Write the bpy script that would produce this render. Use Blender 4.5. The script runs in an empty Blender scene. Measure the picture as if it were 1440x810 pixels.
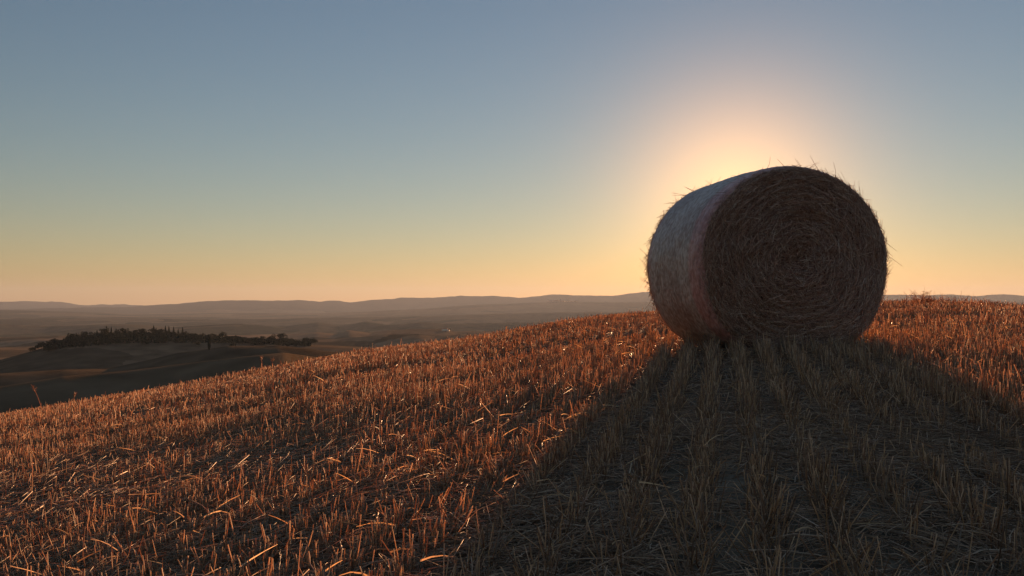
import bpy, math
import numpy as np

# ------------------------------------------------------------------ camera, sky, sun, exposure
scene = bpy.context.scene
EYE = 0.80
F = 1300.0 / 1440.0                     # focal length in picture widths
cam_data = bpy.data.cameras.new('camera')
cam = bpy.data.objects.new('camera', cam_data)
scene.collection.objects.link(cam)
cam_data.sensor_width = 36.0
cam_data.lens = 36.0 * F
cam_data.clip_start = 0.02
cam_data.clip_end = 120000.0
cam.location = (0, 0, EYE)
cam.rotation_euler = (math.radians(90 + 0.88), 0, 0)
scene.camera = cam

SUN_AZ = math.atan((1036 - 720) / 1300.0)          # clockwise from +Y
SUN_EL = math.radians(6.1)

AUR_W, AUR_P, AUR_I = 4.9, 1.5, 8.8
ZENITH_FILL = 2.8
world = bpy.data.worlds.new('World')
scene.world = world
world.use_nodes = True
wn, wl = world.node_tree.nodes, world.node_tree.links
wn.clear()
sky = wn.new('ShaderNodeTexSky')
sky.sky_type = 'NISHITA'
sky.sun_disc = False
sky.sun_elevation = SUN_EL
sky.sun_rotation = SUN_AZ
sky.altitude = 250
sky.air_density = 1.2
sky.dust_density = 0.08
sky.ozone_density = 3.0
bg = wn.new('ShaderNodeBackground')
bg.inputs['Strength'].default_value = 0.05
wo = wn.new('ShaderNodeOutputWorld')
# the aureole: light scattered forward by dust high above the valley, brightest round the sun's own direction
geo_w = wn.new('ShaderNodeNewGeometry')
dotp = wn.new('ShaderNodeVectorMath'); dotp.operation = 'DOT_PRODUCT'
dotp.inputs[1].default_value = (-math.sin(SUN_AZ) * math.cos(SUN_EL), -math.cos(SUN_AZ) * math.cos(SUN_EL), -math.sin(SUN_EL))
wl.new(geo_w.outputs['Incoming'], dotp.inputs[0])
acs = wn.new('ShaderNodeMath'); acs.operation = 'ARCCOSINE'; acs.use_clamp = False
wl.new(dotp.outputs['Value'], acs.inputs[0])
def wmath(op, a, b):
    q = wn.new('ShaderNodeMath'); q.operation = op
    for i, v in enumerate((a, b)):
        if v is None: continue
        if hasattr(v, 'links'): wl.new(v, q.inputs[i])
        else: q.inputs[i].default_value = v
    return q.outputs[0]
nrm = wmath('DIVIDE', acs.outputs[0], math.radians(AUR_W))
aur = wmath('EXPONENT', wmath('MULTIPLY', wmath('POWER', nrm, AUR_P), -1.0), None)
aur = wmath('MULTIPLY', aur, AUR_I)
acol = wn.new('ShaderNodeMix'); acol.data_type = 'RGBA'; acol.blend_type = 'MULTIPLY'; acol.inputs[0].default_value = 1
acol.inputs[7].default_value = (1.0, .41, .06, 1)
wl.new(aur, acol.inputs[6])
tint = wn.new('ShaderNodeMix'); tint.data_type = 'RGBA'; tint.blend_type = 'MULTIPLY'; tint.inputs[0].default_value = 1
tint.inputs[7].default_value = (.90, .73, .69, 1)
wl.new(sky.outputs[0], tint.inputs[6])
# added fill: the unseen upper sky is brightened and warmed to lift the shade
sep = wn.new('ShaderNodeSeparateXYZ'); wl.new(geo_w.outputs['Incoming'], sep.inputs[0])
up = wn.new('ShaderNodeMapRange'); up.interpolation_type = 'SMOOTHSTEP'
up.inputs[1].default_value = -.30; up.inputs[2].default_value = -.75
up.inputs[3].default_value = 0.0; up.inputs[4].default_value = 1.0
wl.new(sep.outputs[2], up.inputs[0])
fill_up = wn.new('ShaderNodeMix'); fill_up.data_type = 'RGBA'; fill_up.blend_type = 'MULTIPLY'
fill_up.inputs[7].default_value = (ZENITH_FILL, ZENITH_FILL * .88, ZENITH_FILL * .78, 1)
fill_up.clamp_result = False
wl.new(tint.outputs[2], fill_up.inputs[6]); wl.new(up.outputs[0], fill_up.inputs[0])
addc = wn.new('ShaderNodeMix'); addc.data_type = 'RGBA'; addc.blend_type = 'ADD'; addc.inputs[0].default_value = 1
wl.new(fill_up.outputs[2], addc.inputs[6]); wl.new(acol.outputs[2], addc.inputs[7])
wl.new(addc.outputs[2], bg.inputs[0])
wl.new(bg.outputs[0], wo.inputs[0])

sun_data = bpy.data.lights.new('sun', 'SUN')
sun_data.energy = 5.0
sun_data.color = (1.0, 0.53, 0.25)
sun_data.angle = math.radians(0.6)
sun = bpy.data.objects.new('sun', sun_data)
scene.collection.objects.link(sun)
sun.rotation_euler = (math.radians(90) - SUN_EL, 0, math.pi - SUN_AZ)

scene.view_settings.view_transform = 'Standard'
scene.view_settings.look = 'None'
scene.view_settings.gamma = 1
scene.view_settings.exposure = 1.42
scene.cycles.max_bounces = 10
scene.cycles.diffuse_bounces = 6
scene.cycles.transmission_bounces = 8
scene.cycles.volume_bounces = 0
scene.cycles.transparent_max_bounces = 8

RNG = np.random.default_rng(7)

# ------------------------------------------------------------------ helpers
def build_mesh(name, verts, faces, mat=None, parent=None, rnd=None, smooth=False, attrs=None):
    """verts (n,3); faces (m,k) or list of such arrays"""
    if not isinstance(faces, (list, tuple)):
        faces = [faces]
    faces = [f for f in faces if len(f)]
    me = bpy.data.meshes.new(name)
    nl = sum(f.size for f in faces)
    nf = sum(len(f) for f in faces)
    me.vertices.add(len(verts))
    me.vertices.foreach_set('co', np.ascontiguousarray(verts, dtype=np.float32).ravel())
    me.loops.add(nl)
    me.polygons.add(nf)
    me.loops.foreach_set('vertex_index', np.concatenate([f.ravel() for f in faces]).astype(np.int32))
    tot = np.concatenate([np.full(len(f), f.shape[1]) for f in faces])
    start = np.concatenate([[0], np.cumsum(tot)[:-1]])
    me.polygons.foreach_set('loop_start', start.astype(np.int32))
    me.update(calc_edges=True)
    me.validate()
    if smooth:
        me.shade_smooth()
    if rnd is not None:
        a = me.attributes.new('rnd', 'FLOAT', 'POINT')
        a.data.foreach_set('value', np.ascontiguousarray(rnd, dtype=np.float32))
    for k, v in (attrs or {}).items():
        a = me.attributes.new(k, 'FLOAT', 'POINT')
        a.data.foreach_set('value', np.ascontiguousarray(v, dtype=np.float32))
    if mat:
        me.materials.append(mat)
    o = bpy.data.objects.new(name, me)
    scene.collection.objects.link(o)
    if parent:
        o.parent = parent
    return o

def tag(o, label=None, cat=None, group=None, kind=None):
    if label: o['label'] = label
    if cat: o['category'] = cat
    if group: o['group'] = group
    if kind: o['kind'] = kind
    return o

def empty(name, loc, rz=0.0):
    o = bpy.data.objects.new(name, None)
    scene.collection.objects.link(o)
    o.location = loc
    o.rotation_euler = (0, 0, rz)
    return o

def copy_tree(o, parent=None):
    c = o.copy()
    scene.collection.objects.link(c)
    c.parent = parent
    for ch in [q for q in o.children if q.name in scene.collection.objects]:
        copy_tree(ch, c)
    return c

_perm = np.random.default_rng(3).random((256, 256))
def vnoise(x, y):
    xi, yi = np.floor(x).astype(int), np.floor(y).astype(int)
    fx, fy = x - xi, y - yi
    fx, fy = fx * fx * (3 - 2 * fx), fy * fy * (3 - 2 * fy)
    g = lambda a, b: _perm[a & 255, b & 255]
    return ((g(xi, yi) * (1 - fx) + g(xi + 1, yi) * fx) * (1 - fy)
            + (g(xi, yi + 1) * (1 - fx) + g(xi + 1, yi + 1) * fx) * fy) * 2 - 1

def fbm(x, y, o=4):
    s, a, t = 0, 1.0, 0
    for k in range(o):
        s = s + a * vnoise(x * 2 ** k + 17.3 * k, y * 2 ** k + 5.1 * k)
        t += a
        a *= 0.5
    return s / t

# ------------------------------------------------------------------ the lie of the land
# near hill: height along each bearing rises, rounds over at about 25 m and falls away
CURV = EYE / 25.0 ** 2
_deg = np.array([-180, -135, -90, -60, -45, -29, -15.5, -9.6, -1.3, 3.5, 8.75, 16.7, 21.8, 24, 26.5, 29, 36, 50, 90, 135, 180.])
_A = np.array([-.04, -.09, -.10, -.085, -.068, -.046, -.0125, .0095, .024, .0435, .052, .058, .0622, .0635, .061, .0575, .05, .045, .04, 0, -.04])
_dt = np.arange(-540, 541, 0.5)
_at = np.interp((_dt + 180) % 360 - 180, _deg, _A)
_k = np.exp(-0.5 * (np.arange(-12, 12.5, 0.5) / 2.2) ** 2); _k /= _k.sum()
_at = np.convolve(_at, _k, 'same')

def px2phi(px):
    return np.degrees(np.arctan((np.asarray(px, float) - 720) / 1300.0))

# hill lines: (distance, width, wander, [(bearing column, height line)...])
RIDGES = [
    (360, 60, .10, [(-400, 560), (0, 545), (90, 530), (180, 522), (250, 513), (360, 500), (400, 496), (440, 502), (480, 508), (600, 530), (1500, 530)]),
    (600, 110, .10, [(-400, 560), (0, 527), (92, 521), (150, 520), (210, 507), (250, 497), (322, 487), (392, 486), (430, 490), (480, 497), (560, 500), (1500, 500)]),
    (1000, 170, .05, [(-400, 530), (0, 508), (40, 496), (70, 488), (110, 478.5), (150, 473), (230, 472.5), (290, 476), (360, 480.5), (430, 485), (500, 488), (600, 494), (1500, 490)]),
    (2000, 260, .06, [(-400, 480), (0, 492), (200, 490), (400, 482), (470, 478), (540, 471), (590, 470), (610, 473), (650, 470), (700, 474), (800, 474), (1500, 470)]),
    (3000, 330, .10, [(-400, 470), (0, 476), (120, 472), (300, 474), (400, 472), (445, 467), (470, 470), (490, 465.5), (520, 469), (547, 465.5), (570, 464), (600, 462.5), (628, 463), (640, 467), (800, 466), (1500, 462)]),
    (5000, 450, .10, [(-400, 455), (0, 456), (60, 459), (180, 456), (240, 461), (330, 455), (400, 460), (425, 456), (447, 453.5), (475, 458), (495, 456), (515, 452.5), (545, 457), (570, 456), (590, 453), (620, 456), (700, 454), (900, 452), (1500, 450)]),
    (7500, 900, .12, [(-400, 446), (0, 449), (150, 447), (300, 450), (420, 448), (560, 446), (660, 443), (760, 440), (900, 438), (1500, 436)]),
    (11500, 1800, .06, [(-400, 436), (0, 436), (90, 438), (200, 443), (330, 441), (450, 441), (520, 438), (600, 434), (660, 429), (740, 426), (800, 425), (920, 424.7), (1300, 421), (1440, 424), (1900, 424)]),
    (16000, 1900, .05, [(-400, 440), (0, 436), (160, 433), (200, 431), (250, 427.5), (290, 424), (330, 423), (370, 423), (420, 422.5), (450, 425.3), (465, 423.3), (478, 424), (492, 426), (520, 423.5), (545, 421), (565, 419), (590, 420.3), (620, 418.5), (645, 417), (662, 418), (690, 416.7), (730, 419.7), (760, 417), (780, 414.8), (830, 414.8), (860, 416), (880, 414), (910, 411.5), (1000, 411), (1200, 413), (1300, 416), (1340, 415.6), (1370, 418), (1390, 416), (1440, 416.5), (1900, 418)]),
    (22000, 2200, .03, [(-400, 423), (0, 424), (50, 424.3), (85, 425.5), (112, 429.4), (145, 429.8), (170, 429), (205, 430.6), (300, 432), (1900, 432)]),
]
_fr = np.array([0, 200, 300, 480, 800, 1400, 2400, 4000, 6000, 9000, 14000, 19000, 40000.])
_fz = np.array([-26, -32, -40, -52, -62, -85, -110, -140, -170, -170, -160, -160, -160.])

def ridge_dist(k, phi):
    D, w, j, _ = RIDGES[k]
    return D * (1 + j * fbm(phi / 9.0 + 31.7 * k, phi * 0 + 3.3 * k, 2))

RUTS = ((-3.4, 12.1, 54, .11), (-2.3, 10.6, 54, .10), (5.0, 11.2, 84, .10), (-4.4, 7.6, 66, .05))
def rut_mask(x, y):
    m = 0
    for ox, oy, ang, dep in RUTS:
        ca, sa = math.sin(math.radians(ang)), math.cos(math.radians(ang))
        dd = (x - ox) * (-sa) + (y - oy) * ca + 0.35 * vnoise(x / 5 + 2, y / 5)
        m = m + np.exp(-(dd / 0.24) ** 2)
    return np.clip(m, 0, 1)

def H(x, y):
    x = np.asarray(x, float); y = np.asarray(y, float)
    r = np.hypot(x, y)
    phi = np.degrees(np.arctan2(x, y))
    A = np.interp(phi, _dt, _at)
    near = A * r - CURV * r * r
    near = near + 0.045 * fbm(x / 3.1 + 9, y / 3.1 + 4, 3) * np.clip(r / 3, 0, 1) + 0.012 * vnoise(x / .45, y / .45)
    # shallow wheel ruts crossing the slope, seen as darker streaks
    for ox, oy, ang, dep in RUTS:
        ca, sa = math.sin(math.radians(ang)), math.cos(math.radians(ang))
        dd = (x - ox) * (-sa) + (y - oy) * ca + 0.35 * vnoise(x / 5 + 2, y / 5)
        near = near - dep * np.exp(-(dd / 0.28) ** 2)
    near = np.maximum(near, -400 - r * 0)
    fl = np.interp(r, _fr, _fz) + 0.004 * np.minimum(r, 6000) * fbm(x / (60 + r * .08), y / (60 + r * .08), 3) * 0 \
         + np.clip(r / 150, 0, 1) * (5 * fbm(x / 240, y / 240, 4)) + np.clip(r / 2500, 0, 1) * 16 * fbm(x / 1300, y / 1300, 4)
    z = fl
    for k, (D, w, j, pts) in enumerate(RIDGES):
        Dk = ridge_dist(k, phi)
        ph = px2phi([p[0] for p in pts])
        yy = np.interp(phi, ph, [p[1] for p in pts])
        crest = EYE + (425 - yy) / 1300.0 * Dk * np.cos(np.radians(np.clip(phi, -60, 60)))
        g = np.exp(-((r - Dk) / w) ** 2)
        rough = D * (0.0026 if 1500 < D < 9000 else (.0028 if D > 14000 else .0012)) * fbm(x / (w * .22), y / (w * .22), 4) * (1 if k > 1 else .5)
        crest = np.maximum(crest, fl)
        rough = rough * np.exp(-((r - Dk) / (2.2 * w)) ** 2)
        zk = crest + (fl - crest) * (1 - g) + rough * (1 - (.2 if D > 14000 else .6) * g)
        s = 2.0 + D * 0.0006
        m = np.maximum(z, zk)
        z = m + 0.35 * s * np.exp(-np.abs(z - zk) / s) * (g > 1e-3) * (1 - g)
    m = np.maximum(near, z)
    return m

# ------------------------------------------------------------------ materials
def new_mat(name):
    m = bpy.data.materials.new(name)
    m.use_nodes = True
    nt = m.node_tree
    nt.nodes.clear()
    return m, nt, nt.nodes, nt.links

def ramp(n, stops):
    r = n.new('ShaderNodeValToRGB')
    e = r.color_ramp.elements
    while len(e) < len(stops): e.new(0.5)
    for i, (p, c) in enumerate(stops):
        e[i].position = p
        e[i].color = (*c, 1)
    return r

def straw_mat(name, stops, rough=.45, transl=.35, tcol=(1.0, .62, .35), spec=.5):
    m, nt, n, l = new_mat(name)
    at = n.new('ShaderNodeAttribute'); at.attribute_name = 'rnd'
    rp = ramp(n, stops)
    l.new(at.outputs['Fac'], rp.inputs[0])
    p = n.new('ShaderNodeBsdfPrincipled')
    p.inputs['Roughness'].default_value = rough
    p.inputs['Specular IOR Level'].default_value = spec
    l.new(rp.outputs[0], p.inputs['Base Color'])
    t = n.new('ShaderNodeBsdfTranslucent')
    mx = n.new('ShaderNodeMix'); mx.data_type = 'RGBA'; mx.blend_type = 'MULTIPLY'
    mx.inputs[0].default_value = 1
    l.new(rp.outputs[0], mx.inputs[6]); mx.inputs[7].default_value = (*tcol, 1)
    l.new(mx.outputs[2], t.inputs[0])
    ms = n.new('ShaderNodeMixShader'); ms.inputs[0].default_value = transl
    l.new(p.outputs[0], ms.inputs[1]); l.new(t.outputs[0], ms.inputs[2])
    o = n.new('ShaderNodeOutputMaterial'); l.new(ms.outputs[0], o.inputs[0])
    return m

M_STUB = straw_mat('stubble_straw', [(0, (.22, .14, .08)), (.25, (.48, .30, .17)), (.45, (.40, .33, .25)), (.6, (.58, .38, .20)), (.8, (.70, .52, .30)), (1, (.82, .68, .48))], .6, .60, (1.0, .76, .62), spec=.35)
M_LITTER = straw_mat('litter_straw', [(0, (.22, .14, .085)), (.5, (.44, .29, .18)), (.85, (.60, .42, .27)), (1, (.72, .56, .40))], .55, .35, spec=.35)
M_BALE_STRAW = straw_mat('bale_straw', [(0, (.27, .145, .105)), (.5, (.53, .315, .22)), (.9, (.68, .48, .36)), (1, (.85, .70, .55))], .5, .2)
M_WEED = straw_mat('dry_weed', [(0, (.34, .21, .11)), (1, (.60, .42, .24))], .5, .6)

def soil_mat():
    m, nt, n, l = new_mat('field_soil')
    tc = n.new('ShaderNodeNewGeometry')
    nz = n.new('ShaderNodeTexNoise'); nz.inputs['Scale'].default_value = 14; nz.inputs['Detail'].default_value = 8
    l.new(tc.outputs['Position'], nz.inputs['Vector'])
    rp = ramp(n, [(.3, (.08, .06, .042)), (.55, (.16, .12, .08)), (.75, (.24, .18, .12))])
    l.new(nz.outputs[0], rp.inputs[0])
    p = n.new('ShaderNodeBsdfPrincipled'); p.inputs['Roughness'].default_value = .95
    p.inputs['Specular IOR Level'].default_value = .1
    l.new(rp.outputs[0], p.inputs['Base Color'])
    b = n.new('ShaderNodeBump'); b.inputs['Strength'].default_value = .8; b.inputs['Distance'].default_value = .02
    n2 = n.new('ShaderNodeTexNoise'); n2.inputs['Scale'].default_value = 45; n2.inputs['Detail'].default_value = 5
    l.new(tc.outputs['Position'], n2.inputs['Vector']); l.new(n2.outputs[0], b.inputs['Height']); l.new(b.outputs[0], p.inputs['Normal'])
    o = n.new('ShaderNodeOutputMaterial'); l.new(p.outputs[0], o.inputs[0])
    return m

def farmland_mat(name, cell, a, b, c):
    m, nt, n, l = new_mat(name)
    g = n.new('ShaderNodeNewGeometry')
    mp = n.new('ShaderNodeMapping'); mp.inputs['Scale'].default_value = (1 / cell, 1 / cell, 0)
    l.new(g.outputs['Position'], mp.inputs[0])
    nz = n.new('ShaderNodeTexNoise'); nz.inputs['Scale'].default_value = 1.2; nz.inputs['Detail'].default_value = 4
    l.new(mp.outputs[0], nz.inputs['Vector'])
    ad = n.new('ShaderNodeMix'); ad.data_type = 'RGBA'; ad.blend_type = 'ADD'; ad.inputs[0].default_value = .9
    l.new(mp.outputs[0], ad.inputs[6]); l.new(nz.outputs['Color'], ad.inputs[7])
    vo = n.new('ShaderNodeTexVoronoi'); vo.inputs['Scale'].default_value = 1
    l.new(ad.outputs[2], vo.inputs['Vector'])
    sp = n.new('ShaderNodeSeparateColor'); l.new(vo.outputs['Color'], sp.inputs[0])
    rp = ramp(n, [(0, a), (.25, b), (.4, tuple(.55 * v for v in b)), (.5, c), (.8, a), (1, tuple(.6 * v for v in c))])
    l.new(sp.outputs[0], rp.inputs[0])
    n3 = n.new('ShaderNodeTexNoise'); n3.inputs['Scale'].default_value = 9; n3.inputs['Detail'].default_value = 6
    l.new(mp.outputs[0], n3.inputs['Vector'])
    r3 = ramp(n, [(.3, (.55, .55, .55)), (.7, (1, 1, 1))]); l.new(n3.outputs[0], r3.inputs[0])
    mu = n.new('ShaderNodeMix'); mu.data_type = 'RGBA'; mu.blend_type = 'MULTIPLY'; mu.inputs[0].default_value = 1
    l.new(rp.outputs[0], mu.inputs[6]); l.new(r3.outputs[0], mu.inputs[7])
    p = n.new('ShaderNodeBsdfPrincipled'); p.inputs['Roughness'].default_value = 1
    p.inputs['Specular IOR Level'].default_value = 0
    l.new(mu.outputs[2], p.inputs['Base Color'])
    o = n.new('ShaderNodeOutputMaterial'); l.new(p.outputs[0], o.inputs[0])
    return m

def plain_mat(name, col, rough=.8, var=.3, scale=3.0):
    m, nt, n, l = new_mat(name)
    g = n.new('ShaderNodeTexCoord')
    nz = n.new('ShaderNodeTexNoise'); nz.inputs['Scale'].default_value = scale; nz.inputs['Detail'].default_value = 5
    l.new(g.outputs['Object'], nz.inputs['Vector'])
    rp = ramp(n, [(.3, tuple(v * (1 - var) for v in col)), (.7, tuple(min(1, v * (1 + var)) for v in col))])
    l.new(nz.outputs[0], rp.inputs[0])
    p = n.new('ShaderNodeBsdfPrincipled'); p.inputs['Roughness'].default_value = rough
    p.inputs['Specular IOR Level'].default_value = .2
    l.new(rp.outputs[0], p.inputs['Base Color'])
    o = n.new('ShaderNodeOutputMaterial'); l.new(p.outputs[0], o.inputs[0])
    return m

M_SOIL = soil_mat()
M_VALLEY = farmland_mat('valley_fields', 190, (.17, .115, .07), (.08, .058, .038), (.25, .165, .10))
M_FAR = farmland_mat('far_fields', 600, (.09, .075, .05), (.035, .038, .025), (.11, .09, .06))
M_MOUNT = plain_mat('wooded_mountain', (.035, .038, .032), 1, .1, .002)
M_MOUNT.node_tree.nodes['Principled BSDF'].inputs['Specular IOR Level'].default_value = 0
M_LEAF = plain_mat('tree_leaves', (.030, .036, .020), .9, .3, .8)
M_CYP = plain_mat('cypress_leaves', (.024, .032, .018), .9, .3, .8)
M_BARK = plain_mat('bark', (.10, .075, .055), .9)
M_STONE = plain_mat('weathered_stone', (.20, .16, .125), .9)
M_WALLW = plain_mat('pale_plaster', (.70, .62, .52), .9, .1)
M_TILE = plain_mat('terracotta_tiles', (.28, .13, .08), .9)

# ------------------------------------------------------------------ ground sheets (they share their border rings)
az = np.concatenate([np.arange(-180, -50, 3.0), np.arange(-50, 50, 0.15), np.arange(50, 180, 3.0)])
azr = np.radians(az)

def sheet(name, radii, mat, centre=False):
    R, P = np.meshgrid(radii, azr, indexing='ij')
    X, Y = R * np.sin(P), R * np.cos(P)
    Z = H(X, Y)
    v = np.stack([X, Y, Z], -1).reshape(-1, 3)
    nr, na = len(radii), len(azr)
    i, j = np.meshgrid(np.arange(nr - 1), np.arange(na), indexing='ij')
    jn = (j + 1) % na
    f = np.stack([i * na + j, (i + 1) * na + j, (i + 1) * na + jn, i * na + jn], -1).reshape(-1, 4)[:, ::-1]
    faces = [f]
    if centre:
        v = np.vstack([v, [[0, 0, float(H(0, 0))]]])
        jj = np.arange(na)
        faces.append(np.stack([jj, np.full(na, len(v) - 1), (jj + 1) % na], -1)[:, ::-1])
    o = build_mesh(name, v, faces, mat, smooth=True)
    return tag(o, kind='structure')

def geo(a, b, q):
    n = int(math.ceil(math.log(b / a) / math.log(q)))
    return a * (b / a) ** (np.arange(n + 1) / n)

sheet('ground', geo(.25, 70, 1.018), M_SOIL, True)
sheet('valley', geo(70, 4200, 1.012), M_VALLEY)
sheet('plain', geo(4200, 13500, 1.010), M_FAR)
sheet('mountains', geo(13500, 30000, 1.010), M_MOUNT)

# ------------------------------------------------------------------ straw strands
def strands(base, tip, bend, width, sides=3, segs=2, taper=.75, rnd=None):
    """tapering, slightly bent tubes from base to tip; bend = mid-point offset"""
    n = len(base)
    ax = tip - base
    L = np.linalg.norm(ax, axis=1, keepdims=True) + 1e-9
    d = ax / L
    ref = np.where(np.abs(d[:, 2:3]) > .8, np.array([[1., 0, 0]]), np.array([[0., 0, 1]]))
    s = np.cross(d, ref); s /= np.linalg.norm(s, axis=1, keepdims=True) + 1e-9
    t = np.cross(d, s)
    ph0 = RNG.random((n, 1)) * 6.28
    rings = []
    for k in range(segs + 1):
        u = k / segs
        c = base + ax * u + bend * (4 * u * (1 - u))
        w = width * (1 - (1 - taper) * u) * .5
        ring = []
        for q in range(sides):
            a = ph0 + 2 * math.pi * q / sides
            if sides == 2:
                ring.append(c + (s * np.cos(a) + t * np.sin(a)) * w[:, None])
            else:
                ring.append(c + (s * np.cos(a) + t * np.sin(a)) * w[:, None])
        rings.append(np.stack(ring, 1))
    V = np.stack(rings, 1)                       # n, segs+1, sides, 3
    per = (segs + 1) * sides
    off = (np.arange(n) * per)[:, None]
    fl = []
    for k in range(segs):
        for q in range(sides if sides > 2 else 1):
            q2 = (q + 1) % sides
            fl.append(np.stack([k * sides + q, k * sides + q2, (k + 1) * sides + q2, (k + 1) * sides + q]).reshape(1, 4) + off)
    f = np.concatenate(fl)
    caps = None
    if sides == 3:
        caps = (np.array([[segs * 3, segs * 3 + 1, segs * 3 + 2]]) + off)
    r = np.repeat(RNG.random(n) if rnd is None else rnd, per)
    return V.reshape(-1, 3), f, caps, r

def merge(parts):
    vs, qs, ts, rs, o = [], [], [], [], 0
    for v, f, c, r in parts:
        vs.append(v); qs.append(f + o); rs.append(r)
        if c is not None: ts.append(c + o)
        o += len(v)
    fs = [np.concatenate(qs)]
    if ts: fs.append(np.concatenate(ts))
    return np.concatenate(vs), fs, np.concatenate(rs)

# ------------------------------------------------------------------ the bale's place
BX, BY = 2.325, 7.50                               # middle of the near end face, on the ground
B_AZ = math.radians(-13.0)                        # bearing of its axis, away from the camera
B_LEN, B_HW, B_HH = 1.22, 0.848, 0.772
bdir = np.array([math.sin(B_AZ), math.cos(B_AZ)])
bside = np.array([bdir[1], -bdir[0]])

def in_bale(x, y, grow=0.0):
    dx, dy = x - BX, y - BY
    t = dx * bdir[0] + dy * bdir[1]
    s = dx * bside[0] + dy * bside[1]
    return (t > .02 - grow) & (t < B_LEN - .02 + grow) & (np.abs(s) < .50 + grow)

# ------------------------------------------------------------------ stubble field
ROWD = np.array([.215, 1.0]); ROWD /= np.linalg.norm(ROWD)
ROWN = np.array([ROWD[1], -ROWD[0]])
def stubble_points(r0, r1, per_m2, half=48.0, spacing=.19, sig=.026):
    area = math.radians(half * 2) / 2 * (r1 ** 2 - r0 ** 2)
    n = int(area * per_m2)
    r = np.sqrt(RNG.random(n) * (r1 ** 2 - r0 ** 2) + r0 ** 2)
    p = np.radians((RNG.random(n) * 2 - 1) * half)
    x, y = r * np.sin(p), r * np.cos(p)
    a = x * ROWN[0] + y * ROWN[1]; b = x * ROWD[0] + y * ROWD[1]
    wob = .05 * vnoise(b / 2.3, b * 0 + 1.7)
    a = (np.round((a - wob) / spacing)) * spacing + wob
    # plants: several stems leave one crown
    b = np.round(b / .035 + .4 * RNG.standard_normal(n)) * .035
    a = a + RNG.standard_normal(n) * sig; b = b + RNG.standard_normal(n) * .009
    x, y = a * ROWN[0] + b * ROWD[0], a * ROWN[1] + b * ROWD[1]
    dens = .42 + .95 * fbm(x / .55 + 40, y / .55, 3) + .75 * fbm(x / 2.2, y / 1.2 + 8, 2)
    rows = np.clip((x + .3 * (8 - y) * .25) / 1.2, 0, 1) * np.clip((y - 3.5) / 2, 0, 1)
    dens = dens * (1 - rows) + rows * (.62 + .35 * fbm(x / .3 + 40, y / .9, 2))
    dens = dens - .75 * rut_mask(x, y) * (.6 + .5 * vnoise(x / .8, y / .8))
    keep = (RNG.random(n) < np.clip(dens + .28, .06, 1)) & ~in_bale(x, y)
    return x[keep], y[keep]

def lean_field(x, y):
    lx = .10 * fbm(x / 1.3 + 3, y / 1.3, 2) + np.clip((-x - .2) / 2.5, 0, 1) * np.clip((5 - y) / 3, 0, 1) * (-.62) * np.clip(.7 + 1.3 * vnoise(x / .7, y / .7), 0, 1.6)
    ly = .16 * fbm(x / 1.3, y / 1.3 + 77, 2) - .03
    # flattened patches
    fp = np.clip(fbm(x / .9 + 60, y / .9 + 20, 2) * 3 - .6, 0, 1)
    return lx * (1 + fp), ly * (1 + fp), fp

def stalks(r0, r1, dens, wid, sides, segs, hmul=1.0):
    x, y = stubble_points(r0, r1, dens)
    n = len(x)
    z = H(x, y)
    lx, ly, fp = lean_field(x, y)
    sc = .08 + .24 * RNG.random(n) ** 2 + fp * .35
    lx = lx + RNG.standard_normal(n) * sc; ly = ly + RNG.standard_normal(n) * sc
    broken = RNG.random(n) < .07
    lx = lx + broken * RNG.standard_normal(n) * 1.1; ly = ly + broken * RNG.standard_normal(n) * 1.1
    h = (.080 + .034 * fbm(x / .8 + 5, y / .8 + 5, 2) + .035 * fbm(x / 3.1 + 5, y / 1.3 + 5, 2) + .022 * RNG.standard_normal(n)) * hmul
    rowz = np.clip((x + .3 * (8 - y) * .25) / 1.2, 0, 1) * np.clip((y - 3.5) / 2, 0, 1) * np.clip((9 - y) / 2, 0, 1)
    h = h + .030 * rowz
    long = RNG.random(n) < .035
    h = np.where(long, h * 1.6, h)
    short = RNG.random(n) < .25
    h = np.where(short, h * (.3 + .5 * RNG.random(n)), h)
    h = np.clip(h, .02, .24)
    d = np.stack([lx, ly, np.ones(n)], 1); d /= np.linalg.norm(d, axis=1, keepdims=True)
    base = np.stack([x, y, z - .008], 1)
    tip = base + d * h[:, None]
    bend = RNG.standard_normal((n, 3)) * (h * .045)[:, None]
    bend[:, 2] *= .3
    w = wid * (.65 + .7 * RNG.random(n))
    return strands(base, tip, bend, w, sides, segs, .85)

def leaves(r0, r1, dens):
    x, y = stubble_points(r0, r1, dens, sig=.04)
    n = len(x)
    z = H(x, y) + RNG.random(n) * .08
    a = RNG.random(n) * 6.28
    L = .04 + .09 * RNG.random(n)
    base = np.stack([x, y, z], 1)
    tip = base + np.stack([np.cos(a) * L, np.sin(a) * L, (RNG.random(n) * 1.1 - .45) * L], 1)
    bend = np.stack([np.zeros(n), np.zeros(n), L * (.02 + .14 * RNG.random(n) ** 2)], 1)
    return strands(base, tip, bend, .0032 + .003 * RNG.random(n), 2, 3, .25)

v, f, r = merge([
    stalks(0.6, 5.0, 2000, .0035, 3, 2, 1.05),
    stalks(5.0, 10.0, 1500, .0042, 3, 1, 1.05),
    stalks(10.0, 18.0, 520, .0075, 3, 1, 1.05),
    stalks(18.0, 38.0, 150, .013, 3, 1, 1.05),
    leaves(1.2, 5.0, 90), leaves(5.0, 12.0, 25),
])
tag(build_mesh('stubble', v, f, M_STUB, rnd=r), 'cut golden wheat stubble standing in rows over the whole near field', 'stubble', kind='stuff')

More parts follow.
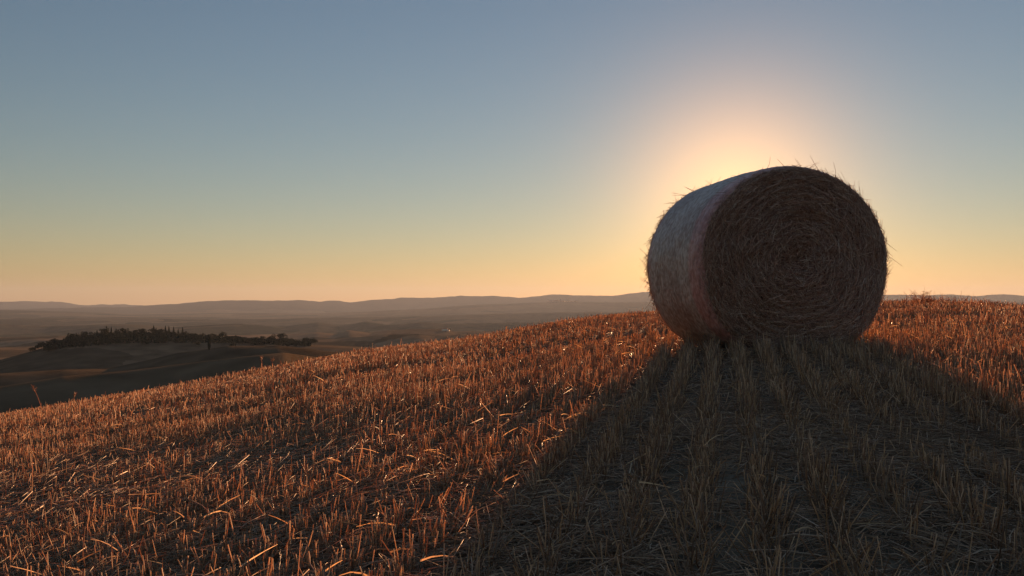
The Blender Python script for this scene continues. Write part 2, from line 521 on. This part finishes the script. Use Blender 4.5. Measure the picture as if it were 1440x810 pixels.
def litter(r0, r1, dens, wid, sides, segs, half=48.0):
    area = math.radians(half * 2) / 2 * (r1 ** 2 - r0 ** 2)
    n = int(area * dens)
    rr = np.sqrt(RNG.random(n) * (r1 ** 2 - r0 ** 2) + r0 ** 2)
    p = np.radians((RNG.random(n) * 2 - 1) * half)
    x, y = rr * np.sin(p), rr * np.cos(p)
    keep = (RNG.random(n) < .7 + .9 * fbm(x / .7 + 11, y / .7 + 3, 3)) & ~in_bale(x, y)
    rowz = np.clip((x + .3 * (8 - y) * .25) / 1.2, 0, 1) * np.clip((y - 3.8) / 2, 0, 1) * np.clip((9.5 - y) / 2, 0, 1)
    keep &= RNG.random(len(x)) > .5 * rowz
    x, y = x[keep], y[keep]; n = len(x)
    L = .03 + .17 * RNG.random(n) ** 1.6
    a = RNG.random(n) * 6.28 + .8 * fbm(x / .5, y / .5, 2)
    dx, dy = np.cos(a) * L / 2, np.sin(a) * L / 2
    up = RNG.random(n) ** 2.0 * .035
    tilt = RNG.standard_normal(n) * .12 * L
    A_ = np.stack([x - dx, y - dy, H(x - dx, y - dy) + .004 + up], 1)
    B_ = np.stack([x + dx, y + dy, H(x + dx, y + dy) + .004 + up + tilt], 1)
    A_[:, 2] = np.maximum(A_[:, 2], H(A_[:, 0], A_[:, 1]) + .002)
    bend = RNG.standard_normal((n, 3)) * (L * .05)[:, None]
    bend[:, 2] = np.abs(bend[:, 2]) * .8
    return strands(A_, B_, bend, wid * (.6 + .8 * RNG.random(n)), sides, segs, .7)

def spill(n):
    # straw shed round the foot of the bale, lying against it
    t = RNG.random(n) * (B_LEN + .5) - .3
    s = (.46 + np.abs(RNG.standard_normal(n)) * .14) * np.where(RNG.random(n) < .5, -1, 1)
    front = RNG.random(n) < .5
    t = np.where(front, -.02 - np.abs(RNG.standard_normal(n)) * .11, t)
    s = np.where(front, (RNG.random(n) * 2 - 1) * .7, s)
    x = BX + t * bdir[0] + s * bside[0]; y = BY + t * bdir[1] + s * bside[1]
    L = .04 + .15 * RNG.random(n); a = RNG.random(n) * 6.28
    dx, dy = np.cos(a) * L / 2, np.sin(a) * L / 2
    lift = .005 + .05 * RNG.random(n) ** 1.5
    A_ = np.stack([x - dx, y - dy, H(x - dx, y - dy) + lift], 1)
    B_ = np.stack([x + dx, y + dy, H(x + dx, y + dy) + lift + RNG.random(n) * .05], 1)
    bend = RNG.standard_normal((n, 3)) * (L * .06)[:, None]
    return strands(A_, B_, bend, .0042 * (.6 + .8 * RNG.random(n)), 3, 2, .7)

v, f, r = merge([spill(900), litter(0.6, 5, 6500, .0029, 3, 2), litter(5, 10, 2500, .0042, 3, 1), litter(10, 24, 380, .0058, 3, 1)])
tag(build_mesh('loose_straw', v, f, M_LITTER, rnd=r), 'loose broken straw and chaff lying between the stubble rows', 'straw', kind='stuff')

# ------------------------------------------------------------------ round bale
def bale_section(th):
    """outline of the sagging bale at angle th (0 = side, 90deg = top), as (side, up) factors of one"""
    c, s = np.cos(th), np.sin(th)
    # flatter and wider below
    e = np.where(s < 0, 2.0 + .45 * np.abs(s) ** .5, 2.0)
    k = (np.abs(c) ** e + np.abs(s) ** e) ** (-1 / e)
    return c * k, s * k

bale = empty('straw_bale', (BX, BY, float(H(BX + .3, BY + .1)) - .015), -B_AZ)
tag(bale, 'large round straw bale bound in pale net wrap standing alone on the stubble', 'straw bale')
# local frame: +Y runs along the axis away from the camera, +X to the right, z up
def bale_pt(t, rad, th):
    """t along the axis 0..1, rad 0..1 of the outline, th angle"""
    cx, cz = bale_section(th)
    e = np.minimum(t, 1 - t) * B_LEN
    edge = 1 - .055 * np.clip(1 - e / .10, 0, 1) ** 2.2
    barrel = 1 + .018 * np.sin(np.pi * t)
    n1 = 1 + .010 * fbm(th * 2.2 + 4, t * 3 + th * 0, 3)
    k = rad * edge * barrel * n1
    roll = .035 * 0
    x = cx * k * B_HW
    z = cz * k * B_HH + B_HH * .985
    return x, t * B_LEN, z

def grid_faces(nu, nv, closed):
    i, j = np.meshgrid(np.arange(nu - 1), np.arange(nv if closed else nv - 1), indexing='ij')
    jn = (j + 1) % nv
    return np.stack([i * nv + j, i * nv + jn, (i + 1) * nv + jn, (i + 1) * nv + j], -1).reshape(-1, 4)

def wrap_strip(name, ts, off, mat, nth=240, wob=None):
    th = np.linspace(0, 2 * np.pi, nth, endpoint=False)
    T, TH = np.meshgrid(ts, th, indexing='ij')
    if wob is not None:
        T = T + wob(TH) * (1 - 0 * T)
    rad = 1 + off + .006 * fbm(TH * 16, T * 22, 3)
    x, y, z = bale_pt(np.clip(T, 0, 1), rad, TH)
    v = np.stack([x, y, z], -1).reshape(-1, 3)
    return build_mesh(name, v, grid_faces(len(ts), nth, True), mat, bale, smooth=True)

def net_mat():
    m, nt, n, l = new_mat('net_wrap')
    tc = n.new('ShaderNodeTexCoord')
    nz = n.new('ShaderNodeTexNoise'); nz.inputs['Scale'].default_value = 30; nz.inputs['Detail'].default_value = 8
    mp = n.new('ShaderNodeMapping'); mp.inputs['Scale'].default_value = (.8, 1.3, .8)
    l.new(tc.outputs['Object'], mp.inputs[0]); l.new(mp.outputs[0], nz.inputs['Vector'])
    nb = n.new('ShaderNodeTexNoise'); nb.inputs['Scale'].default_value = 2.5; nb.inputs['Detail'].default_value = 3
    l.new(tc.outputs['Object'], nb.inputs['Vector'])
    ad = n.new('ShaderNodeMath'); ad.operation = 'MULTIPLY_ADD'; ad.inputs[1].default_value = .5
    l.new(nb.outputs[0], ad.inputs[0]); l.new(nz.outputs[0], ad.inputs[2])
    rp = ramp(n, [(.52, (.20, .11, .085)), (.72, (.32, .23, .185)), (.92, (.50, .41, .355))])
    l.new(ad.outputs[0], rp.inputs[0])
    # the two wrap zones: straw shows red-brown through the thin net near the faces, thick pale net in between
    sx = n.new('ShaderNodeSeparateXYZ'); l.new(tc.outputs['Object'], sx.inputs[0])
    w = n.new('ShaderNodeMapRange'); w.inputs[1].default_value = .20; w.inputs[2].default_value = .25
    l.new(sx.outputs[1], w.inputs[0])
    w2 = n.new('ShaderNodeMapRange'); w2.inputs[1].default_value = 1.13; w2.inputs[2].default_value = 1.02
    l.new(sx.outputs[1], w2.inputs[0])
    mm = n.new('ShaderNodeMath'); mm.operation = 'MULTIPLY'; l.new(w.outputs[0], mm.inputs[0]); l.new(w2.outputs[0], mm.inputs[1])
    rp2 = ramp(n, [(.50, (.24, .11, .09)), (.72, (.42, .205, .175)), (.95, (.55, .34, .30))])
    l.new(ad.outputs[0], rp2.inputs[0])
    mx = n.new('ShaderNodeMix'); mx.data_type = 'RGBA'
    l.new(mm.outputs[0], mx.inputs[0]); l.new(rp2.outputs[0], mx.inputs[6]); l.new(rp.outputs[0], mx.inputs[7])
    p = n.new('ShaderNodeBsdfPrincipled'); p.inputs['Roughness'].default_value = .5
    l.new(mx.outputs[2], p.inputs['Base Color'])
    b = n.new('ShaderNodeBump'); b.inputs['Strength'].default_value = .5; b.inputs['Distance'].default_value = .01
    l.new(nz.outputs[0], b.inputs['Height']); l.new(b.outputs[0], p.inputs['Normal'])
    o = n.new('ShaderNodeOutputMaterial'); l.new(p.outputs[0], o.inputs[0])
    return m

def core_mat():
    m, nt, n, l = new_mat('packed_straw')
    tc = n.new('ShaderNodeTexCoord')
    nz = n.new('ShaderNodeTexNoise'); nz.inputs['Scale'].default_value = 40; nz.inputs['Detail'].default_value = 8
    l.new(tc.outputs['Object'], nz.inputs['Vector'])
    rp = ramp(n, [(.35, (.12, .058, .042)), (.65, (.36, .19, .14))])
    l.new(nz.outputs[0], rp.inputs[0])
    p = n.new('ShaderNodeBsdfPrincipled'); p.inputs['Roughness'].default_value = .9
    p.inputs['Specular IOR Level'].default_value = .15
    l.new(rp.outputs[0], p.inputs['Base Color'])
    b = n.new('ShaderNodeBump'); b.inputs['Strength'].default_value = 1; b.inputs['Distance'].default_value = .015
    l.new(nz.outputs[0], b.inputs['Height']); l.new(b.outputs[0], p.inputs['Normal'])
    o = n.new('ShaderNodeOutputMaterial'); l.new(p.outputs[0], o.inputs[0])
    return m
M_CORE = core_mat()

def face_depth(rad, th):
    """relief of the end face: rolled layers, uneven, a dished middle"""
    sp = rad * 13 + th / (2 * np.pi)
    return .008 * np.sin(2 * np.pi * (sp + .5 * fbm(rad * np.cos(th) * 4, rad * np.sin(th) * 4, 2))) + .040 * fbm(rad * np.cos(th) * 3.2 + 8, rad * np.sin(th) * 3.2, 4) + .03 * np.exp(-(rad / .12) ** 2) - .02 * (1 - rad ** 2)

# core: side plus both end faces, closed
nth = 240
th = np.linspace(0, 2 * np.pi, nth, endpoint=False)
rings = []
for rad in np.linspace(.02, 1, 44)[:-1]:
    x, y, z = bale_pt(np.zeros(nth), np.full(nth, rad), th)
    rings.append(np.stack([x, y + face_depth(rad, th) * (1 - rad ** 12), z], 1))
for t in np.concatenate([np.linspace(0, .1, 8), np.linspace(.12, .88, 20), np.linspace(.9, 1, 8)]):
    x, y, z = bale_pt(np.full(nth, t), np.full(nth, 1.0), th)
    rings.append(np.stack([x, y, z], 1))
for rad in np.linspace(1, .02, 24)[1:]:
    x, y, z = bale_pt(np.ones(nth), np.full(nth, rad), th)
    rings.append(np.stack([x, y - face_depth(rad, th + 1), z], 1))
V = np.concatenate(rings)
fc = grid_faces(len(rings), nth, True)
c0, c1 = V[:nth].mean(0), V[-nth:].mean(0)
V = np.vstack([V, c0, c1])
jj = np.arange(nth)
t0 = np.stack([np.full(nth, len(V) - 2), (jj + 1) % nth, jj], 1)
t1 = np.stack([np.full(nth, len(V) - 1), (len(rings) - 1) * nth + jj, (len(rings) - 1) * nth + (jj + 1) % nth], 1)
build_mesh('core', V, [fc, t0, t1], M_CORE, bale, smooth=True)
wrap_strip('net_wrap', np.linspace(.014, .915, 60), .007, net_mat(), wob=lambda a: .004 * np.sin(3 * a + 1) + .004 * np.sin(7 * a))

def face_straw(n, back=False):
    rad = np.sqrt(RNG.random(n)) * 1.0
    layer = 15.0
    rad = np.where(RNG.random(n) < .13, .90 + .1 * RNG.random(n), rad)
    rad = np.where(RNG.random(n) < .26, (np.round(rad * layer) + .16 * RNG.standard_normal(n)) / layer, rad)
    rad = np.clip(rad, .02, .998)
    th = RNG.random(n) * 2 * np.pi
    L = (.03 + .17 * RNG.random(n) ** 1.6) * np.clip(.35 + rad, 0, 1)
    dth = L / np.maximum(rad, .08) / .8
    drad = RNG.standard_normal(n) * .05 + (RNG.random(n) < .12) * RNG.standard_normal(n) * .16
    t = np.zeros(n)
    def P(rr, tt, lift):
        rr = np.clip(rr, 0, 1.0)
        x, y, z = bale_pt(t, rr, tt)
        y = y + face_depth(rr, tt) * (1 - rr ** 12) - lift
        if back: y = B_LEN - y
        return np.stack([x, y, z], 1)
    l0 = .004 + .012 * RNG.random(n) ** 2
    A_ = P(rad - drad / 2, th - dth / 2, l0)
    B_ = P(rad + drad / 2, th + dth / 2, l0 + np.abs(RNG.standard_normal(n)) * .010)
    Mid = P(rad, th, l0 + .004)
    return strands(A_, B_, (Mid - (A_ + B_) / 2), .0042 * (.6 + .9 * RNG.random(n)), 3, 3, .7)
v, f, r = merge([face_straw(15000), face_straw(5000, True)])
build_mesh('rolled_straw', v, f, M_BALE_STRAW, bale, rnd=r)['kind'] = 'stuff'

def stray(n, t, spread, lmin, lmax, out):
    """ends sticking out of the rim and through the net"""
    th = RNG.random(n) * 2 * np.pi
    tt = np.clip(t + RNG.standard_normal(n) * spread, 0.0, 1.0)
    x, y, z = bale_pt(tt, np.ones(n) * .995, th)
    cx, cz = bale_section(th)
    nrm = np.stack([cx, np.zeros(n), cz], 1)
    tan = np.stack([-cz, np.zeros(n), cx], 1) * np.sign(RNG.random(n) - .45)[:, None]
    L = lmin + (lmax - lmin) * RNG.random(n) ** 2.2
    o = out * (.25 + RNG.random(n))
    d = nrm * o[:, None] + tan * (.8 + .3 * RNG.random(n))[:, None]
    d[:, 1] += RNG.standard_normal(n) * .35
    d /= np.linalg.norm(d, axis=1, keepdims=True)
    A_ = np.stack([x, y, z], 1)
    B_ = A_ + d * L[:, None]
    B_[:, 2] = np.maximum(B_[:, 2], .02)
    bend = -nrm * (L * .05)[:, None] * RNG.random((n, 1)) + RNG.standard_normal((n, 3)) * (L * .04)[:, None]
    return strands(A_, B_, bend, .0036 * (.6 + .8 * RNG.random(n)), 3, 2, .5)
v, f, r = merge([stray(4200, .012, .012, .03, .12, .22), stray(2600, .985, .02, .03, .12, .4), stray(1500, .5, .30, .015, .06, .2),
                 stray(110, .02, .02, .08, .18, .9), stray(160, .97, .03, .08, .18, .9),
                 stray(1500, .985, .015, .02, .07, 1.1), stray(1200, .01, .01, .02, .06, 1.0)])
M_FRINGE = straw_mat('fringe_straw', [(0, (.34, .20, .14)), (.6, (.60, .38, .27)), (1, (.82, .62, .45))], .5, .22)
build_mesh('stray_straw', v, f, M_FRINGE, bale, rnd=r)['kind'] = 'stuff'

# ------------------------------------------------------------------ dry weeds on the crest
def at_px(px, r):
    p = math.atan((px - 720) / 1300.0)
    return r * math.sin(p), r * math.cos(p)

def weed_clump(name, px, r, rad, h, n, label, cat, group=None):
    x, y = at_px(px, r)
    o = empty(name, (x, y, float(H(x, y))))
    q = RNG.standard_normal((n, 2)) * rad * .5
    zz = H(x + q[:, 0], y + q[:, 1]) - float(H(x, y))
    base = np.stack([q[:, 0], q[:, 1], zz - .01], 1)
    hh = h * (.35 + .65 * RNG.random(n)) * np.exp(-(np.abs(q[:, 0]) / rad) ** 2 * .7)
    d = np.stack([RNG.standard_normal(n) * .38 + q[:, 0] / rad * .4, RNG.standard_normal(n) * .38, np.ones(n)], 1)
    tip = base + d * hh[:, None] * 1.15
    bend = RNG.standard_normal((n, 3)) * (hh * .08)[:, None]
    a = strands(base, tip, bend, .0045 * (.6 + .8 * RNG.random(n)), 3, 3, .4)
    stems = a
    # twiglets and seed heads
    k = n * 4
    i = RNG.integers(0, n, k); u = .35 + .65 * RNG.random(k)
    b2 = base[i] + (tip - base)[i] * u[:, None]
    L = .03 + .05 * RNG.random(k)
    t2 = b2 + np.stack([RNG.standard_normal(k) * L, RNG.standard_normal(k) * L, np.abs(RNG.standard_normal(k)) * L], 1)
    a = strands(b2, t2, np.zeros((k, 3)), .005 * (.5 + RNG.random(k)), 3, 1, .6)
    vv, ff, rr = merge([stems, a])
    build_mesh('dry_foliage', vv, ff, M_WEED, o, rnd=rr)['kind'] = 'stuff'
    return tag(o, label, cat, group)

weed_clump('dry_weed_clump', 1294, 21, .27, .28, 90, 'tallest bushy clump of dry weeds on the crest right of the bale', 'weeds')
weed_clump('dry_weed_clump', 1326, 22, .7, .19, 110, 'low spreading dry weeds just right of the bushy crest clump', 'weeds')
weed_clump('dry_weed_clump', 1382, 22, .5, .20, 60, 'thin sparse dry weeds on the crest near the right edge', 'weeds')
weed_clump('dry_weed_clump', 1262, 22, .35, .12, 50, 'small dry weed tuft on the crest close beside the bale', 'weeds')

def weed_stalk(px, r, h, lean, label, head=True):
    x, y = at_px(px, r)
    o = empty('dry_weed_stalk', (x, y, float(H(x, y))))
    tip = np.array([[lean[0] * h, lean[1] * h, h]])
    a = strands(np.array([[0, 0, -.01]]), tip, np.array([[-lean[0] * h * .12, 0, 0]]), np.array([.011]), 3, 5, .5, np.array([.9]))
    build_mesh('stem', *merge([a])[:2], M_WEED, o, rnd=a[3])
    k = 26
    u = .82 + .18 * RNG.random(k)
    b2 = tip * u[:, None]
    L = .02 + .03 * RNG.random(k)
    t2 = b2 + np.stack([RNG.standard_normal(k) * L * .6, RNG.standard_normal(k) * L * .6, np.abs(RNG.standard_normal(k)) * L], 1)
    a = strands(b2, t2, np.zeros((k, 3)), np.full(k, .010), 3, 1, .4, RNG.random(k) * .4 + .6)
    build_mesh('seed_head', *merge([a])[:2], M_WEED, o, rnd=a[3])
    return tag(o, label, 'weed')
weed_stalk(62, 18, .50, (-.42, .1), 'tallest leaning dry weed stalk on the crest at the far left')
weed_stalk(104, 19, .28, (.03, .1), 'short upright dry stalk right of the leaning one at far left')
weed_stalk(370, 22, .34, (-.15, .1), 'thin dry stalk on the crest below the lone cypress, left of centre')
weed_stalk(383, 22, .24, (.05, .1), 'very short dry stalk beside the thin one left of centre')

# ------------------------------------------------------------------ trees on the ridge
def crown_mesh(name, kind, seed, mat, parent):
    g = np.random.default_rng(seed)
    if kind == 'cypress':
        n = 620
        u = g.random(n)
        rr = .95 * np.sin(np.pi * np.clip(u, .02, .98) ** .75) ** .7 * (.75 + .35 * g.random(n))
        a = g.random(n) * 6.28
        c = np.stack([rr * np.cos(a), rr * np.sin(a), .5 + u * 9.0], 1); s = .38
    else:
        c = []
        for _ in range(11):
            ctr = np.array([g.normal() * 1.7, g.normal() * 1.7, 3.3 + g.random() * 3.6])
            ctr[:2] *= 1.2 - .12 * (ctr[2] - 3.3)
            d = g.normal(size=(62, 3)); d /= np.linalg.norm(d, axis=1, keepdims=True)
            c.append(ctr + d * (1.1 + .6 * g.random()) * (.7 + .4 * g.random((62, 1))) * [1, 1, .8])
        c = np.concatenate(c); n = len(c); s = .36
    t1 = g.normal(size=(n, 3)); t1 /= np.linalg.norm(t1, axis=1, keepdims=True)
    t2 = np.cross(t1, g.normal(size=(n, 3))); t2 /= np.linalg.norm(t2, axis=1, keepdims=True)
    q = s * (.6 + .8 * g.random((n, 1)))
    if kind == 'cypress': t1 = t1 * [.6, .6, 1.4]
    V = np.stack([c - t1 * q, c + t2 * q * .7, c + t1 * q, c - t2 * q * .7], 1).reshape(-1, 3)
    f = np.arange(4 * n).reshape(-1, 4)
    return build_mesh('crown', V, f, mat, parent)

def trunk_mesh(kind, seed, parent):
    g = np.random.default_rng(seed + 50)
    top = 8.5 if kind == 'cypress' else 5.0
    b = [[0, 0, -.6]]; t = [[g.normal() * .15, g.normal() * .15, top]]; w = [.42]
    if kind != 'cypress':
        for _ in range(6):
            z0 = 1.6 + g.random() * 2
            b.append([0, 0, z0]); t.append([g.normal() * 1.8, g.normal() * 1.8, z0 + 1.5 + g.random() * 2]); w.append(.18)
    a = strands(np.array(b, float), np.array(t, float), np.zeros((len(b), 3)), np.array(w), 6, 3, .35)
    return build_mesh('trunk', a[0], a[1], M_BARK, parent)

protos = []
for k, (kind, seed) in enumerate([('broad', 1), ('broad', 2), ('broad', 3), ('cypress', 4), ('cypress', 5), ('broad', 6)]):
    name = 'cypress_tree' if kind == 'cypress' else 'broadleaf_tree'
    o = empty(name, (0, 0, 0))
    crown_mesh('crown', kind, seed, M_CYP if kind == 'cypress' else M_LEAF, o)
    trunk_mesh(kind, seed, o)
    protos.append([o, kind, False])

def place_tree(k, x, y, s, sz=1.0, label=None, group=None):
    p = protos[k]
    o = p[0] if not p[2] else copy_tree(p[0])
    p[2] = True
    o.location = (x, y, float(H(x, y)) - .1)
    o.rotation_euler = (0, 0, RNG.random() * 6.28)
    s *= 1.25 if p[1] == 'cypress' else 1.25
    o.scale = (s, s, s * sz * (1.15 if p[1] == 'cypress' else .8))
    cy = p[1] == 'cypress'
    tag(o, label or ('dark cypress rising among the trees along the wooded ridge at left' if cy else 'dark rounded tree in the wood along the ridge at left'), 'tree',
        group or ('cypresses along the wooded ridge' if cy else 'broadleaf trees along the wooded ridge'))
    if label and not group and 'group' in o: del o['group']
    return o

spots = []
cyp_px = [107, 121, 137, 141, 150, 153, 158, 163, 172, 176, 217, 221, 226, 232, 238, 244, 250, 256]
for px in cyp_px:
    spots.append((3 + int(RNG.random() < .5), px + RNG.normal() * 1.2, RNG.normal() * 12, .52 + .28 * RNG.random()))
for px in np.concatenate([np.linspace(42, 56, 4), np.linspace(66, 300, 88), np.linspace(304, 440, 44)]):
    spots.append((int(RNG.choice([0, 1, 2, 5])), px + RNG.normal() * 2, RNG.normal() * 14, .42 + .6 * RNG.random() ** 1.6 + (.25 if 380 < px < 400 or 300 > px > 285 and 0 else 0)))
for _ in range(110):
    px = 66 + RNG.random() ** 1.1 * 350
    dep = -15 - RNG.random() ** 1.2 * (60 if 110 < px < 330 else 35)
    spots.append((int(RNG.choice([0, 1, 2, 5])), px, dep, .5 + .35 * RNG.random()))
for k, px, dr, s in spots:
    ph = px2phi(px)
    rr = float(ridge_dist(2, np.array([ph]))[0]) + dr
    x, y = rr * math.sin(math.radians(ph)), rr * math.cos(math.radians(ph))
    place_tree(k, x, y, s, .85 + .3 * RNG.random())

# scrub and saplings that close the wood between the trees
nn = 15000
pxs = 62 + 375 * RNG.random(nn)
dp = -RNG.random(nn) ** 1.2 * np.interp(pxs, [62, 110, 200, 300, 345, 437], [40, 75, 80, 60, 40, 30]) * (.95 + .10 * fbm(pxs / 22, pxs * 0 + 4, 3)) + 10
phs = px2phi(pxs); rrs = ridge_dist(2, phs) + dp
xs, ys = rrs * np.sin(np.radians(phs)), rrs * np.cos(np.radians(phs))
cc = np.stack([xs, ys, H(xs, ys) + RNG.random(nn) ** 1.5 * (3.2 + 1.5 * fbm(xs / 9, ys / 9, 2))], 1)
a1 = RNG.standard_normal((nn, 3)); a1 /= np.linalg.norm(a1, axis=1, keepdims=True)
a2 = np.cross(a1, RNG.standard_normal((nn, 3))); a2 /= np.linalg.norm(a2, axis=1, keepdims=True)
qs = .9 * (.5 + .8 * RNG.random((nn, 1)))
uv_ = np.stack([cc - a1 * qs, cc + a2 * qs, cc + a1 * qs, cc - a2 * qs], 1).reshape(-1, 3)
tag(build_mesh('undergrowth', uv_, np.arange(4 * nn).reshape(-1, 4), M_LEAF), 'dense dark scrub filling the wood beneath the trees on the ridge', 'scrub', kind='stuff')

def lone(k, px, rr, s, sz, label):
    ph = float(px2phi(px))
    place_tree(k, rr * math.sin(math.radians(ph)), rr * math.cos(math.radians(ph)), s, sz, label)
rd = lambda k, px: float(ridge_dist(k, np.array([float(px2phi(px))]))[0])
lone(4, 294.5, rd(1, 294.5) - 8, .60, .9, 'lone dark cypress standing on the bare slope before the wooded ridge')
lone(1, 47, rd(2, 47) - 8, .6, 1, 'small tree standing apart at the left foot of the wooded ridge')
lone(5, 392, rd(1, 392), .30, .7, 'small round bush on the pale crest right of the lone cypress')
lone(2, 632, rd(4, 632) - 60, 1.3, .9, 'tiny dark tree on the far hill beside the pale farmhouse')

# ------------------------------------------------------------------ distant buildings
def box_v(x0, x1, y0, y1, z0, z1):
    return np.array([[x0, y0, z0], [x1, y0, z0], [x1, y1, z0], [x0, y1, z0], [x0, y0, z1], [x1, y0, z1], [x1, y1, z1], [x0, y1, z1]], float)
BF = np.array([[0, 3, 2, 1], [4, 5, 6, 7], [0, 1, 5, 4], [1, 2, 6, 5], [2, 3, 7, 6], [3, 0, 4, 7]])
def boxes(name, bs, mat, parent):
    return build_mesh(name, np.concatenate([box_v(*b) for b in bs]), np.concatenate([BF + 8 * i for i in range(len(bs))]), mat, parent)
def gable(name, x0, x1, y0, y1, z0, z1, mat, parent):
    ym = (y0 + y1) / 2
    v = np.array([[x0, y0, z0], [x1, y0, z0], [x1, y1, z0], [x0, y1, z0], [x0, ym, z1], [x1, ym, z1]], float)
    return build_mesh(name, v, [np.array([[0, 1, 5, 4], [2, 3, 4, 5], [0, 3, 2, 1]]), np.array([[0, 4, 3], [1, 2, 5]])], mat, parent)
M_GLASS = plain_mat('dark_window', (.03, .03, .035), .2)

def ridge_xy(k, px, dr=0):
    ph = float(px2phi(px))
    rr = float(ridge_dist(k, np.array([ph]))[0]) + dr
    x, y = rr * math.sin(math.radians(ph)), rr * math.cos(math.radians(ph))
    return x, y, float(H(x, y))

x, y, z = ridge_xy(4, 626, -120)
fh = empty('farmhouse', (x, y, z - 1), -.3)
boxes('wall', [(-8, 8, -5, 5, 0, 6.5), (8, 14, -4, 4, 0, 4)], M_WALLW, fh)
gable('roof', -8.5, 8.5, -5.6, 5.6, 6.52, 9, M_TILE, fh)
gable('roof', 8.02, 14.4, -4.5, 4.5, 4.02, 6, M_TILE, fh)
for wx in (-5, 0, 5):
    boxes('window', [(wx - .5, wx + .5, -5.05, -4.9, 3.8, 5.2)], M_GLASS, fh)
tag(fh, 'tiny pale farmhouse on a far hill left of centre', 'house')

def tower(px, h, w, label):
    x, y, z = ridge_xy(7, px)
    o = empty('bell_tower', (x, y, z - 4))
    boxes('shaft', [(-w, w, -w, w, 0, h * .8)], M_STONE, o)
    boxes('belfry', [(-w * 1.25, w * 1.25, -w * 1.25, w * 1.25, h * .8 + .02, h * .93)], M_STONE, o)
    v = np.array([[-w, -w, h * .93 + .02], [w, -w, h * .93 + .02], [w, w, h * .93 + .02], [-w, w, h * .93 + .02], [0, 0, h * 1.05]], float)
    build_mesh('spire', v, [np.array([[0, 1, 4], [1, 2, 4], [2, 3, 4], [3, 0, 4]]), np.array([[0, 3, 2, 1]])], M_TILE, o)
    tag(o, label, 'tower')
tower(799.5, 58, 4.5, 'slim tall bell tower at the right end of the hazy hilltop town')
tower(788, 50, 6, 'broader bell tower beside the domed church in the hazy town')
x, y, z = ridge_xy(7, 784)
ch = empty('domed_church', (x, y, z - 4))
boxes('nave', [(-40, 25, -12, 12, 0, 24)], M_STONE, ch)
gable('roof', -41, 26, -13, 13, 24.02, 31, M_TILE, ch)
u = np.linspace(0, np.pi / 2, 7)[:-1]; a = np.linspace(0, 2 * np.pi, 16, endpoint=False)
U, A_ = np.meshgrid(u, a, indexing='ij')
dv = np.stack([10 * np.cos(U) * np.cos(A_), 10 * np.cos(U) * np.sin(A_), 31 + 14 * np.sin(U)], -1).reshape(-1, 3)
dv = np.vstack([dv, [[0, 0, 45]]]); ja = np.arange(16)
build_mesh('dome', dv, [grid_faces(6, 16, True), np.stack([5 * 16 + ja, 5 * 16 + (ja + 1) % 16, np.full(16, len(dv) - 1)], 1)], M_STONE, ch, smooth=True)
tag(ch, 'domed church on the skyline of the hazy hilltop town', 'church')
for k in range(16):
    px = 771 + k * 2.6 + RNG.normal() * .8
    x, y, z = ridge_xy(7, px, RNG.normal() * 60)
    w, h = 9 + 9 * RNG.random(), 9 + 7 * RNG.random()
    o = empty('town_house', (x, y, z - 3), RNG.normal() * .5)
    boxes('wall', [(-w, w, -8, 8, 0, h)], M_STONE, o)
    gable('roof', -w - .5, w + .5, -8.6, 8.6, h + .02, h + 4, M_TILE, o)
    tag(o, 'hazy stone house of the small hilltop town on the far ridge', 'house', 'houses of the hilltop town')

# ------------------------------------------------------------------ the air
hb = 31000.0
hz = build_mesh('haze', box_v(-hb, hb, -3000, hb, -215, 470), BF, None)
m, nt, n, l = new_mat('haze_air')
pv = n.new('ShaderNodeVolumePrincipled')
pv.inputs['Density'].default_value = 2.8e-5
pv.inputs['Color'].default_value = (.34, .41, .55, 1)
pv.inputs['Anisotropy'].default_value = .3
o = n.new('ShaderNodeOutputMaterial'); l.new(pv.outputs[0], o.inputs['Volume'])
hz.data.materials.append(m)
tag(hz, kind='stuff', label='pale evening haze filling the valley and fading the far mountains', cat='haze')
